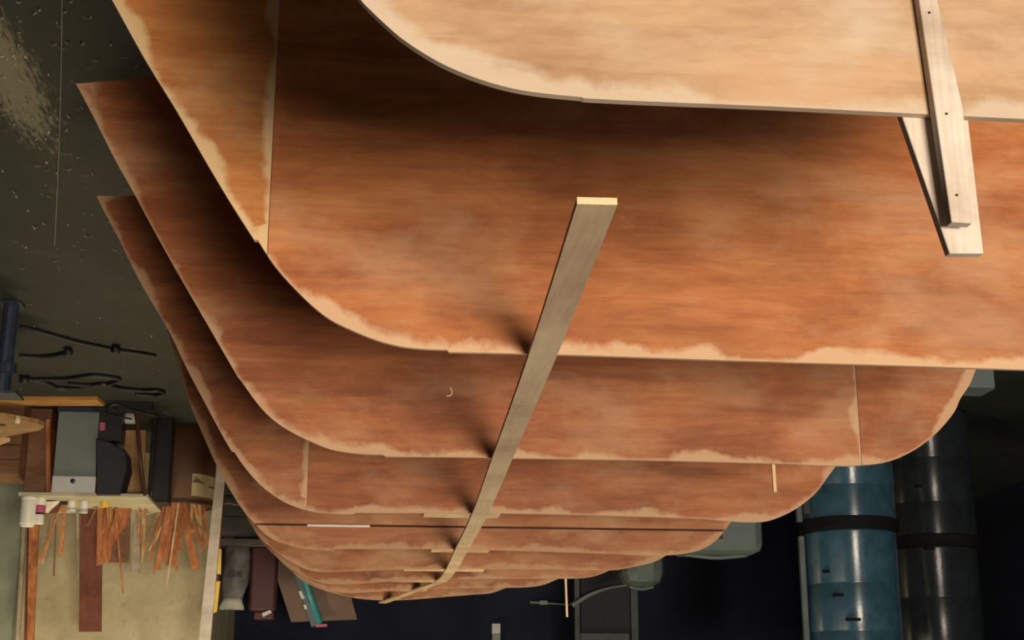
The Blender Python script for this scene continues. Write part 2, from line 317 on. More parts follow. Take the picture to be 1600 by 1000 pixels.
# ------------------------------------------------------------------ hull bulkheads
def resample_inset(P, d):
    """inward offset (to the right-hand interior, below the curve) of an open polyline in x,z"""
    out = []
    for i, p in enumerate(P):
        ia = i
        while ia > 0 and math.hypot(P[ia][0] - p[0], P[ia][1] - p[1]) < 0.05: ia -= 1
        ib = i
        while ib < len(P) - 1 and math.hypot(P[ib][0] - p[0], P[ib][1] - p[1]) < 0.05: ib += 1
        a, b = P[ia], P[ib]
        t = Vector((b[0] - a[0], b[1] - a[1])); t.normalize()
        n = Vector((-t.y, t.x))
        out.append((p[0] + n.x * d, p[1] + n.y * d))
    return out
THK = 0.010
XC = lambda D: -0.79 + 0.07 * D
def bulkhead(px, D, label, mat, xc, corner_z, cuts=(), right_px=None, flank=None, steps=(), mats=None, zcut=None, group='plywood bulkheads of the upturned hull'):
    """px: visible silhouette in image order from the sheer corner along the bilge; unseen parts are mirrored about the hull's centre"""
    vis = [PY(u, v, D) for u, v in px]
    L = [(p.x, p.z) for p in vis]
    first = L[0]
    if first[1] > corner_z + 0.02:               # carry the flare down to the sheer
        sl = flank if flank else 0.5
        k = first[1] - corner_z
        L = [(first[0] + sl * k, corner_z), (first[0] + sl * k * 0.5, first[1] - k * 0.5)] + L
    last = L[-1]
    # mirror the left part below the last seen point
    left = L[:]
    mir = [(2 * xc - x, z) for x, z in left]
    m_low = [q for q in mir if q[1] < last[1] - 0.03]
    # nudge mirrored flank so that it meets the seen end
    tail = []
    low = []
    for q in left:
        if q[1] < last[1] - 0.03 and (not low or True): low.append(q)
        elif q[1] >= last[1]: break
    if low:
        ref = None
        for a, b in zip(left, left[1:]):
            if a[1] <= last[1] <= b[1]:
                f = (last[1] - a[1]) / max(1e-6, b[1] - a[1]); ref = a[0] + f * (b[0] - a[0]); break
        if ref is None: ref = low[-1][0]
        tail = [(last[0] - (q[0] - ref), q[1]) for q in reversed(low)]
    top = L + tail
    # interior is below: going from +x to -x the inward normal is on the left of travel
    xs = top[0][0], top[-1][0]
    root = thing('bulkhead', label, 'bulkhead', group)
    bot = []
    nb = 14; mid = (xs[0] + xs[1]) / 2; hw = (xs[0] - xs[1]) / 2
    z0, z1 = top[0][1], top[-1][1]
    xo = max(abs(XC(4.4) + q_ - mid) for q_ in (-0.34, 0.34))
    camber = ((z0 + z1) / 2 - 0.193) / (1 - (min(xo, hw * 0.7) / hw) ** 2)   # the crowned foot rests on the strongback
    for k in range(1, nb):
        x = xs[1] + (xs[0] - xs[1]) * k / nb
        z = z1 + (z0 - z1) * k / nb - camber * (1 - ((x - mid) / hw) ** 2)
        bot.append((x, z))
    ins = resample_inset(top, 0.034)
    bm = bmesh.new(); lay = bm.verts.layers.float.new('edge')
    def vert(q, e):
        v = bm.verts.new((q[0], D, q[1])); v[lay] = e; return v
    vt = [vert(q, 1.0) for q in top]
    n_ = len(top)
    lowz = max(top[0][1], top[-1][1])
    keep = [i for i in range(n_) if 0 < i < n_ - 1 and math.hypot(top[i][0] - top[0][0], top[i][1] - top[0][1]) > 0.06 and math.hypot(top[i][0] - top[-1][0], top[i][1] - top[-1][1]) > 0.06]
    i0, i1 = keep[0], keep[-1]
    vi = {i: vert(ins[i], 0.0) for i in range(i0, i1 + 1)}
    vb = [vert(q, 0.0) for q in bot]
    for i in range(i0, i1): bm.faces.new((vt[i], vt[i + 1], vi[i + 1], vi[i]))
    for i in range(i0): bm.faces.new((vt[i], vt[i + 1], vi[i0]))
    for i in range(i1, n_ - 1): bm.faces.new((vt[i], vt[i + 1], vi[i1]))
    # core polygon
    core = [vi[i] for i in range(i0, i1 + 1)] + [vt[-1]] + vb + [vt[0]]
    bm.faces.new(core); bm.normal_update()
    bmesh.ops.triangulate(bm, faces=[f for f in bm.faces if len(f.verts) > 4], quad_method='BEAUTY', ngon_method='EAR_CLIP')
    full = bm
    bounds = [1e9] + [PY(u, v, D).x for u, v in cuts] + [-1e9]
    k = 0
    for a, b in zip(bounds, bounds[1:]):
        part = full.copy(); lay2 = part.verts.layers.float['edge']
        zb = [(-1e9, 1e9)] if zcut is None else [(-1e9, zcut - 0.004), (zcut + 0.004, 1e9)]
        for zl, zh in zb:
            pp = part.copy(); lay2 = pp.verts.layers.float['edge']
            def bis(co, no, clear=True):
                g = pp.verts[:] + pp.edges[:] + pp.faces[:]
                return bmesh.ops.bisect_plane(pp, geom=g, plane_co=co, plane_no=no, clear_outer=clear, clear_inner=False)
            if a < 1e8: bis((a - 0.0006, 0, 0), (1, 0, 0))
            if b > -1e8:
                bis((b + 0.0006, 0, 0), (-1, 0, 0))
                bis((b + 0.03, 0, 0), (-1, 0, 0), False)
                for v in pp.verts:
                    if v.co.x < b + 0.002: v[lay2] = 1.0
            if zl > -1e8: bis((0, 0, zl), (0, 0, -1))
            if zh < 1e8: bis((0, 0, zh), (0, 0, 1))
            if not pp.faces: pp.free(); continue
            off = -0.004 * (k % 2) if cuts else 0.0
            if mats and k < len(mats): mt = mats[k]
            else: mt = mat
            r = bmesh.ops.extrude_face_region(pp, geom=pp.faces[:])
            bmesh.ops.translate(pp, vec=(0, THK, 0), verts=[g for g in r['geom'] if isinstance(g, bmesh.types.BMVert)])
            if cuts and k == 0 and mats: bmesh.ops.translate(pp, vec=(0, -0.003, 0), verts=[v for v in pp.verts if v.co.y < D + THK / 2])
            bmesh.ops.recalc_face_normals(pp, faces=pp.faces)
            obj('panel', pp, mt, root)
            k += 1
        part.free()
    full.free()
    return root, top
def dense(px, n=3):
    """smooth through the picked points, leaving the little end-of-band steps (segments under 8 px) sharp"""
    runs = [[px[0]]]
    for a, b in zip(px, px[1:]):
        if math.hypot(a[0] - b[0], a[1] - b[1]) < 7: runs.append([b])
        else: runs[-1].append(b)
    out = []
    for r in runs: out += catmull(r, n) if len(r) > 2 else r
    return out
B2PX = [(175, 0), (227, 94), (275, 172), (320, 250), (360, 317), (397, 375), (403, 376), (425, 410), (450, 440), (487, 477), (517, 500), (550, 516), (587, 531), (625, 541), (660, 545), (698, 546.5),
        (701, 550), (800, 552), (900, 554.5), (1000, 558), (1200, 565), (1400, 571), (1550, 576), (1640, 578), (1700, 574), (1780, 555), (1840, 515)]
B1PX = [(402, -250), (440, -185), (480, -118), (522, -54), (562, -2), (580, 17), (600, 36), (625, 58), (660, 82), (700, 104), (750, 124), (800, 138), (850, 146), (907, 151.5), (913, 153.5), (1000, 158), (1200, 166), (1400, 176), (1600, 186), (1750, 192), (1850, 186), (1950, 165), (2040, 120)]
B3PX = [(119, 131), (150, 190), (180, 250), (206, 296), (240, 359), (275, 422), (320, 500), (372, 590), (376, 594), (405, 634), (432, 660), (465, 680), (500, 696), (525, 704), (562, 709), (598, 710.5),
        (602, 713.5), (700, 714), (810, 716), (1000, 719), (1200, 724), (1305, 728), (1344, 727), (1380, 723), (1410, 713), (1440, 696), (1467, 673), (1491, 644), (1500, 624), (1515, 601), (1524, 579)]
B4PX = [(151, 306), (160, 325), (185, 372), (222, 446), (262, 514), (292, 576), (322, 633), (350, 685), (362, 705), (366, 706), (380, 727), (405, 756), (435, 779), (462, 792), (492, 800), (525, 803), (551, 803.5),
        (555, 801), (700, 801.5), (782, 802), (930, 805), (1080, 810), (1150, 815), (1175, 816), (1200, 814), (1225, 805), (1250, 791), (1275, 770), (1290, 750), (1304, 731)]
B5PX = [(300, 640), (335, 720), (362, 770), (382, 800), (397, 817), (415, 835), (437, 847), (475, 857), (520, 860.5), (524, 857.5), (600, 857.5), (700, 858), (760, 859), (950, 865), (1010, 868), (1050, 867), (1075, 864), (1095, 859), (1112, 850), (1127, 836), (1141, 817)]
B6PX = [(370, 775), (393, 818), (408, 842), (435, 865), (468, 885), (495, 893), (540, 893), (620, 890), (700, 889), (800, 889), (900, 890.5), (952, 891), (972, 889), (1016, 880), (1036, 871), (1060, 855)]
B7PX = [(385, 808), (408, 845), (430, 868), (450, 886), (480, 902), (510, 912), (545, 913), (620, 908), (700, 905.5), (800, 904), (875, 904), (914, 903), (936, 898), (954, 890), (980, 872)]
B8PX = [(410, 838), (440, 877), (466, 900), (500, 917), (535, 926), (580, 925), (640, 921), (720, 919), (810, 918), (844, 915), (864, 908), (884, 898), (905, 882)]
B9PX = [(420, 848), (445, 880), (468, 904), (490, 916), (512, 924), (555, 934.5), (600, 938), (640, 937), (690, 933), (740, 929), (766, 927), (784, 921), (802, 914), (825, 900)]
DS = [1.33, 2.39, 3.40, 4.39, 5.38, 6.3, 7.2, 8.0, 8.8]
ORD = ['large pale cream plywood bulkhead nearest the camera with a post screwed to it',
       'second bulkhead from the camera, orange-brown plywood with a lapped joint near one side',
       'third bulkhead from the camera, reddish plywood with a bright curled shaving stuck on its face',
       'fourth bulkhead from the camera, brown plywood carrying a short pale pad under the tan batten',
       'fifth bulkhead from the camera, narrow band of plywood split by a dark horizontal seam',
       'sixth bulkhead from the camera, plywood patched with red-brown stains, behind the seamed one',
       'seventh bulkhead from the camera, thin plywood rim beside the thin upright stick',
       'eighth bulkhead from the camera, plywood rim second from the far end of the hull',
       'ninth and farthest plywood bulkhead where the tan batten ends']
# flare of the second frame reused for the unseen side of the nearest one
b2w = [PY(u, v, DS[1]) for u, v in B2PX]
bulkheads = []
def flared(px, D, cz): 
    p, q = PY(*px[0], D), PY(*px[3], D); return (p.x - q.x) / max(1e-3, q.z - p.z)
args = [(B1PX, dict(mat=PLY_NEAR)), (B2PX, dict(mat=PLY, cuts=[(425, 250)], mats=[PLY_SIDE, PLY])), (B3PX, dict(mat=PLY_MID, cuts=[(1341, 640)])),
        (B4PX, dict(mat=PLY_MID, cuts=[(481, 750)])), (B5PX, dict(mat=PLY_FAR, zcut=PY(700, 823, DS[4]).z)), (B6PX, dict(mat=PLY_FAR)), (B7PX, dict(mat=PLY_FAR)), (B8PX, dict(mat=PLY_FAR)), (B9PX, dict(mat=PLY_FAR))]
tops = []
for i, (px, kw) in enumerate(args):
    D = DS[i]
    fl = flared(px, D, 0)
    if i == 0: fl = 0.50
    if i >= 4: fl = (0.36, 0.22, 0.18, 0.15, 0.12)[i - 4]
    r, t = bulkhead(dense(px), D, ORD[i], xc=XC(D), corner_z=(0.33, 0.33, 0.314, 0.274, 0.29, 0.3, 0.31, 0.32, 0.33)[i], flank=fl, **kw)
    bulkheads.append(r); tops.append(t)
# pale pads under the batten and a pale strip painted for light leaking through the seam
def zt(i, x):
    for a, b in zip(tops[i], tops[i][1:]):
        if b[0] <= x <= a[0]: return a[1] + (b[1] - a[1]) * (a[0] - x) / max(1e-6, a[0] - b[0])
    return 1.2
for i, u0, u1, v in ((3, 663, 784, 805), (4, 675, 767, 860), (5, 632, 758, 890), (6, 612, 700, 907), (7, 606, 668, 920)):
    D = DS[i]; xa, xb = PY(u0, v, D).x, PY(u1, v, D).x; z = zt(i, (xa + xb) / 2)
    o = obj('pad_block', box_bm(xb, xa, D + THK, D + THK + 0.11, z - 0.045, z - 0.001, 0.002), PALE, bulkheads[i]); o['label'] = 'pale wooden pad block under the batten'
D = DS[4]; a, b = PY(480, 821, D), PY(578, 822, D)
o = obj('leak_strip', box_bm(b.x, a.x, D - 0.002, D + 0.004, a.z - 0.004, a.z + 0.004), LEAK, bulkheads[4]); o['label'] = 'pale strip painted for light leaking through the seam'
p0 = PY(410, 815, D); p1 = PY(1130, 829, D)
obj('seam_backing', box_bm(p1.x, p0.x, D + THK, D + THK + 0.004, PY(700, 823, D).z - 0.03, PY(700, 823, D).z + 0.03), SEAM, bulkheads[4])

# the strongback that carries the upturned frames, on sawn legs
for sx, lab in ((-0.34, 'left'), (0.34, 'right')):
    x = XC(4.4) + sx
    t = thing('strongback_beam', 'long sawn timber under the bulkheads, on the %s of the pair' % lab, 'beam', 'strongback timbers under the hull')
    obj('rail', box_bm(x - 0.04, x + 0.04, 1.25, 8.9, 0.10, 0.192, 0.004), TANWOOD, t)
    for y in (1.6, 3.0, 4.6, 6.2, 8.4): obj('leg', box_bm(x - 0.05, x + 0.05, y - 0.05, y + 0.05, 0, 0.10, 0.003), TANWOOD, t)

# the long batten laid over the frames
cl = [tuple(PZ(933, 318, 1.245))]
for i, u in ((1, 846), (2, 783), (3, 749), (4, 720), (5, 704), (6, 688)):
    q = PY(u, 700, DS[i]); x = q.x
    q = PY(u, {1: 553, 2: 715.5, 3: 801.5, 4: 858.5, 5: 889, 6: 905.5}[i], DS[i]); cl.append((q.x, DS[i], zt(i, q.x) + 0.005))
for i, u, v in ((7, 650, 921), (8, 604, 938)):
    q = PY(u, v, DS[i]); cl.append((q.x, DS[i], zt(i, q.x) + 0.005))
cl[0] = (cl[0][0], cl[0][1], cl[1][2] + 0.008)
q = Vector(cl[-1]) + (Vector(cl[-1]) - Vector(cl[-2])).normalized() * 0.12; cl.append(tuple(q))
bm = bmesh.new(); rings = []
pts = [Vector(q) for q in catmull(cl, 6)]
for i, q in enumerate(pts):
    t = (pts[min(i + 1, len(pts) - 1)] - pts[max(i - 1, 0)]).normalized(); s = t.cross(Vector((0, 0, 1))).normalized(); n = s.cross(t)
    w = 0.0245
    rings.append([bm.verts.new(q + s * a_ * w + n * b_ * 0.0045) for a_, b_ in ((-1, -1), (1, -1), (1, 1), (-1, 1))])
for a, b in zip(rings, rings[1:]):
    for k in range(4): bm.faces.new((a[k], a[(k + 1) % 4], b[(k + 1) % 4], b[k]))
bm.faces.new(rings[-1]); end = bm.faces.new(rings[0])
bmesh.ops.recalc_face_normals(bm, faces=bm.faces)
bat = thing('batten', 'long thin tan batten laid lengthwise over all the bulkheads', 'batten')
obj('strip', bm, BATTEN, bat)
s0 = (pts[1] - pts[0]).normalized(); sd = s0.cross(Vector((0, 0, 1))).normalized()
eb = bar_bm(pts[0] - s0 * 0.0006, pts[0] - s0 * 0.0001, 0.049, 0.009, sd)
o = obj('end_grain', eb, PALE, bat); o['label'] = 'fresh pale end grain of the batten'

# the post on the nearest frame
post = thing('post', 'whitish wooden post of two boards clasping the rim of the nearest bulkhead', 'post')
D = DS[0]
obj('front_board', slab_bm([(1436, 0), (1487, 347), (1520, 349), (1505, 168), (1465, 0), (1452, -150), (1414, -150)], D - 0.0145, 0.0135, bev=0.0008), WHITEWOOD, post)
obj('rear_board', slab_bm([(1392, 120), (1407, 174), (1484, 396), (1537, 396), (1512, 178), (1500, 60), (1380, 60)], D + THK + 0.001, 0.012, bev=0.0008), WHITEWOOD, post)
for u, v in ((1479, 178), (1495, 305), (1452, 20)):
    q = PY(u, v, D - 0.0152); obj('screw', lathe_bm([(0, 0), (0.0013, 0.0003), (0.0013, 0.001), (0, 0.001)], (0, 0, 0), 8), BLACK, post).matrix_world = Matrix.Translation(q) @ Matrix.Rotation(math.pi / 2, 4, 'X')

# small bits on the frames
q = [(703, 605), (706, 612), (705, 617), (698, 619)]
tag(obj('wood_shaving', tube_bm([PY(u, v, DS[2] - 0.003) for u, v in q], 0.0022, 6), BLADE), 'bright curled wood shaving stuck on the third bulkhead', 'shaving')
a, b = PY(1208, 724, DS[2] + THK + 0.008), PY(1211, 769, DS[2] + THK + 0.008)
tag(obj('wooden_sliver', bar_bm(a - (b - a) * 0.6, b, 0.008, 0.006), PALE), 'short pale wooden sliver sticking out beside the rim of the third bulkhead', 'stick')
a, b = PY(883.5, 895, DS[6] + THK + 0.006), PY(886, 964, DS[6] + THK + 0.006)
tag(obj('thin_stick', bar_bm(a - (b - a) * 0.5, b, 0.010, 0.008), BLADE), 'thin upright stick standing proud of the seventh bulkhead against the dark wall', 'stick')

# ------------------------------------------------------------------ floor clutter on the side by the plastered wall
tag(obj('string', tube_bm([PZ(97, -40, 0.004), PZ(95, 120, 0.004), PZ(91, 260, 0.004), PZ(85, 385, 0.004)], 0.0018, 6), plain('pale_string', (0.26, 0.25, 0.20), 0.8)), 'thin pale string lying straight across the dark floor', 'string')
bm = bmesh.new()
for k in range(150):
    if k < 85: q = PZ(random.uniform(-10, 150), random.uniform(-10, 420), 0.003)
    else: q = PZ(random.uniform(-40, 270), random.uniform(60, 640), 0.003)
    a = random.uniform(0, 6.28); l = random.uniform(0.002, 0.008); w = random.uniform(0.001, 0.003)
    d = Vector((math.cos(a), math.sin(a), 0)); s = Vector((-d.y, d.x, 0)); prev = None
    for j in range(4):
        c = q + d * l * (j - 1.5) + Vector((0, 0, 0.004 * math.sin(j * 1.1)))
        cur = (bm.verts.new(c - s * w), bm.verts.new(c + s * w))
        if prev: bm.faces.new((prev[0], prev[1], cur[1], cur[0]))
        prev = cur
o = obj('wood_shavings', bm, plain('sawdust_chips', (0.32, 0.30, 0.23), 0.8, 0.5)); tag(o, 'scattered pale wood chips and sawdust on the dark floor', 'shavings', kind='stuff')
def cable(px, label, plug=None, r=0.011):
    t = thing('cable', label, 'cable', 'black cables on the floor')
    obj('cord', tube_bm([PZ(u, v, r) for u, v in px], r, 7), CABLE, t)
    if plug:
        q, w = PZ(*plug[0], 0.022), PZ(*plug[1], 0.022); obj('plug', tube_bm([q, w], 0.02, 10), CABLE, t, True)
cable([(32, 511), (60, 517), (95, 527), (125, 535), (158, 542), (190, 548), (225, 553), (244, 556)], 'longest black cable running from the dark steel leg along the floor', ((176, 545), (186, 547)), 0.009)
cable([(30, 557), (60, 558), (85, 556), (104, 551)], 'short black cable ending in a stubby plug beside the steel leg', ((102, 552), (109, 549)))
cable([(32, 593), (70, 593), (105, 592), (140, 587), (170, 589), (187, 593), (170, 600), (140, 602), (105, 600)], 'black cable doubled back in a narrow loop on the floor', ((30, 593), (46, 594)))
cable([(45, 592), (72, 598), (90, 606), (120, 606), (160, 600), (185, 606), (215, 610), (245, 610), (256, 614), (240, 618), (212, 615)], 'black cable with a flat loop at its end nearest the hull')
q0, q1 = PZ(-40, 627, 0.012), PZ(158, 627, 0.012)
tag(obj('wooden_lath', bar_bm(q0, q1, 0.16, 0.022, (0, 1, 0)), wood('orange_lath', (0.36, 0.17, 0.04), (0.50, 0.27, 0.07), (0.60, 0.36, 0.12), stretch=(1, 14, 14))), 'orange-yellow wooden lath lying flat on the floor behind the steel leg', 'lath')
# low stand with the pointed board
leg = PZ(19, 474, 0)
st = thing('low_stand', 'low stand of dark navy steel at the edge of the picture', 'stand')
zt_ = 0.425
obj('leg', tube_bm([leg, Vector((leg.x + 0.005, leg.y, zt_))], 0.034, 12, smooth=False), NAVYMETAL, st)
obj('foot', box_bm(leg.x - 0.05, leg.x + 0.05, leg.y - 0.05, leg.y + 0.05, 0, 0.012, 0.003), NAVYMETAL, st)
obj('collar', lathe_bm([(0.0345, 0), (0.048, 0.005), (0.048, 0.05), (0.0345, 0.055)], (leg.x, leg.y, 0.28), 14), NAVYMETAL, st)
pz = zt_
pts_ = [PZ(u, v, pz) for u, v in ((-60, 640), (-10, 643), (24, 648), (60, 655), (70, 660), (62, 666), (30, 672), (0, 678), (-60, 690))]
bd = thing('pointed_board', 'tan pointed board lying on the low steel stand', 'board')
obj('board', prism_bm(pts_, (0, 0, 0.022)), TANWOOD, bd)
q = PZ(2, 664, pz + 0.023); obj('knot_hole', lathe_bm([(0, 0.001), (0.022, 0.0012), (0.024, 0), (0, 0)], tuple(q), 14), SEAM, bd)
pts_ = [PZ(u, v, pz - 0.0) for u, v in ((-60, 692), (0, 682), (16, 684), (0, 690), (-60, 704))]
tag(obj('pale_offcut', prism_bm(pts_, (0, 0, 0.02)), PALE), 'pale wooden offcut peeking out behind the pointed board', 'offcut')
q = PZ(28, 650, pz + 0.022); tag(obj('wooden_peg', lathe_bm([(0, 0), (0.013, 0), (0.014, 0.03), (0.010, 0.036), (0, 0.036)], tuple(q), 12), PAPER, None, True), 'small yellowish wooden peg standing on the pointed board', 'peg')
o = bpy.data.objects.get('pale_offcut')
obj('top_plate', box_bm(leg.x - 0.06, leg.x + 0.30, leg.y - 0.03, leg.y + 0.14, zt_ - 0.012, zt_ - 0.001), NAVYMETAL, st)

# ------------------------------------------------------------------ things under and on the shelf board
def crate_bm(u0, u1, vt, y, depth, z0=0.0, bev=0.004, vref=None):
    a, b = PY(u0, vt, y), PY(u1, vt, y); return box_bm(b.x, a.x, y, y + depth, z0, a.z, bev)
YS = 8.7
shz = PY(100, 776, YS).z
# grey box with white front
t = thing('grey_cabinet', 'grey-green steel box with a white end panel, under the shelf board', 'cabinet')
ga, gb = PY(80, 772, YS), PY(147, 772, YS)
obj('body', box_bm(gb.x, ga.x, YS, YS + 0.42, 0.0, shz - 0.024, 0.006), GREYPAINT, t)
pa, pb = PY(83, 744, YS), PY(149, 771, YS)
obj('panel', box_bm(pb.x, pa.x, YS - 0.022, YS - 0.001, pa.z, pb.z, 0.004), PALEGREY, t)
kq = PY(114, 752, YS - 0.024); obj('knob', lathe_bm([(0, 0.012), (0.014, 0.008), (0.014, 0)], (0, 0, 0), 12), BLACK, t).matrix_world = Matrix.Translation(kq) @ Matrix.Rotation(math.pi / 2, 4, 'X')
obj('plinth', box_bm(gb.x - 0.006, ga.x + 0.006, YS - 0.008, YS - 0.001, 0.0, 0.03, 0.002), NAVYMETAL, t)
tag(obj('orange_board', slab_bm([(72, 655), (78, 655), (79, 772), (72, 772)], YS + 0.04, 0.3), REDWOOD), 'narrow orange-brown board on edge between the grey box and the dark box', 'board')
t = thing('dark_box', 'dark brown box with a pale scratch, beside the narrow orange board', 'box')
obj('body', crate_bm(36, 70, 770, YS + 0.06, 0.4), BROWNBOX, t)
obj('lid', crate_bm(35, 70.5, 773, YS + 0.05, 0.42, PY(36, 770, YS + 0.06).z, 0.002), DARKWOOD, t)
t = thing('wooden_crate', 'brown wooden crate at the picture edge behind the low stand', 'crate')
for k in range(5):
    za, zb = 0.0 + k * 0.088, 0.0 + (k + 1) * 0.088 - 0.006
    a, b = PY(-45, 700, YS - 0.12), PY(32, 700, YS - 0.12)
    obj('plank', box_bm(b.x, a.x, YS - 0.12, YS - 0.10, za, zb, 0.002), BROWNBOX, t)
obj('core', box_bm(b.x + 0.004, a.x - 0.004, YS - 0.099, YS + 0.25, 0, 0.435), BROWNBOX, t)
# dark angular can
t = thing('dark_angular_can', 'blue-black angular plastic can beside the grey box', 'can')
obj('body', slab_bm([(150, 684), (172, 690), (188, 700), (197, 706), (199, 730), (191, 760), (188, 774), (150, 774)], YS - 0.03, 0.2, bev=0.006), plain('blue_black_plastic', (0.012, 0.013, 0.02), 0.5), t)
obj('foot', box_bm(PY(188, 700, YS).x, PY(151, 700, YS).x, YS + 0.0, YS + 0.15, 0, PY(160, 686, YS).z + 0.01), BLACK, t)
o = obj('sticker', slab_bm([(156, 660), (164, 660), (164, 672), (156, 673)], YS - 0.006, 0.004), PINK, t); o['label'] = 'small pinkish sticker'
# hour-glass offcut
t = tag(obj('shaped_offcut', slab_bm([(176, 672), (228, 672), (227, 700), (226, 730), (225, 771), (192, 771), (195, 750), (199, 728), (198, 706), (190, 694)], YS + 0.24, 0.02, bev=0.001), TANWOOD), 'tan plywood offcut with a curved waist standing behind the dark can', 'offcut')
t = thing('white_roll', 'whitish roll lying on the floor by the shaped plywood offcut', 'roll')
ra, rb = PY(170, 664, YS + 0.12), PY(214, 668, YS + 0.12)
obj('sheet', tube_bm([Vector((ra.x, ra.y, 0.036)), Vector((rb.x, rb.y, 0.036))], 0.036, 14, smooth=False), PALEGREY, t, True)
obj('core', tube_bm([Vector((ra.x + 0.004, ra.y, 0.036)), Vector((ra.x - 0.01, ra.y, 0.036))], 0.014, 10, smooth=False), BLACK, t)
# hammer leaning on the shelf board
t = thing('hammer', 'hammer standing on its dark head with its thin handle leaning on the shelf board', 'hammer')
ha, hb = PY(184, 664, YS - 0.16), PY(236, 670, YS - 0.16)
hz = 0.025
obj('head', bar_bm((ha.x, ha.y, hz), (hb.x, hb.y, hz), 0.045, 0.05, (0, 1, 0)), BLACK, t)
hm = PY(211, 667, YS - 0.16)
obj('handle', tube_bm([Vector((hm.x, hm.y, hz)), PY(219, 715, YS - 0.12), PY(227, 774, YS - 0.05)], (0.014, 0.011), 8), plain('dark_red_handle', (0.06, 0.02, 0.012), 0.5), t)
# bow saw
t = thing('bow_saw', 'black tubular bow saw frame standing behind the hammer', 'saw')
fy = YS - 0.19
obj('frame', tube_bm([PY(u, v, fy) for u, v in ((170, 652), (170, 640), (175, 633), (186, 632), (205, 640), (225, 645), (241, 648), (249, 653), (249, 665), (246, 680), (244, 720), (236, 774))], 0.009, 8), BLACK, t, True)
obj('blade', tube_bm([PY(u, v, fy) for u, v in ((150, 641), (172, 648), (206, 655))], 0.006, 6), BLACK, t)
t = thing('black_gap_block', 'narrow black block filling the dark gap between the bow saw and the fibre drum', 'box')  # black block filling the dark gap beside the drum
qa, qb = PY(230, 782, 9.0), PY(262, 782, 9.0)
obj('body', box_bm(qb.x, qa.x, 9.0, 9.16, 0, qa.z, 0.004), BLACK, t)
obj('lid', box_bm(qb.x - 0.004, qa.x + 0.004, 8.996, 9.164, qa.z, qa.z + 0.012, 0.003), BLACK, t)
# fibre drum full of strips
yd = 9.35
bc = PY(285, 740, yd); br_ = (PY(233, 740, yd).x - PY(337, 740, yd).x) / 2
bz = PY(285, 786, yd - br_).z
t = thing('fibre_drum', 'brown fibre drum with a cream label, filled with offcut strips', 'drum')
obj('shell', lathe_bm([(0, 0), (br_ - 0.005, 0), (br_, 0.006), (br_, bz), (br_ - 0.012, bz), (br_ - 0.012, 0.02), (0, 0.02)], (bc.x, yd, 0), 36), CARDBOARD, t, True)
obj('hoop', lathe_bm([(br_ + 0.001, 0), (br_ + 0.006, 0.002), (br_ + 0.006, 0.024), (br_ + 0.001, 0.026)], (bc.x, yd, bz - 0.03), 36), CARDBOARD, t)
bm = bmesh.new()
qa, qb = PY(299, 740, yd - br_), PY(332, 782, yd - br_); rr = br_ + 0.0015
def ang(u):
    x = PY(u, 760, yd - br_ * 0.85).x - bc.x; return math.asin(max(-1, min(1, x / rr)))
def band(bm, u0, u1, z0, z1, rr):
    a0, a1 = ang(u0), ang(u1); prev = None
    for k in range(9):
        a = a0 + (a1 - a0) * k / 8; x, y = bc.x + rr * math.sin(a), yd - rr * math.cos(a)
        cur = (bm.verts.new((x, y, z0)), bm.verts.new((x, y, z1)))
        if prev: bm.faces.new((prev[0], prev[1], cur[1], cur[0]))
        prev = cur
band(bm, 300, 332, PY(310, 739, yd - br_).z, PY(310, 774, yd - br_).z, rr)
o = obj('paper_label', bm, PAPER, t); o['label'] = 'cream paper label'
for u0, u1, v0, v1 in ((301, 317, 750, 753), (303, 312, 747, 750), (324, 331, 755, 757.5), (302, 308, 744, 745.5)):
    bm = bmesh.new(); band(bm, u0, u1, PY(310, v0, yd - br_).z, PY(310, v1, yd - br_).z, rr + 0.001); obj('print', bm, INK, o)
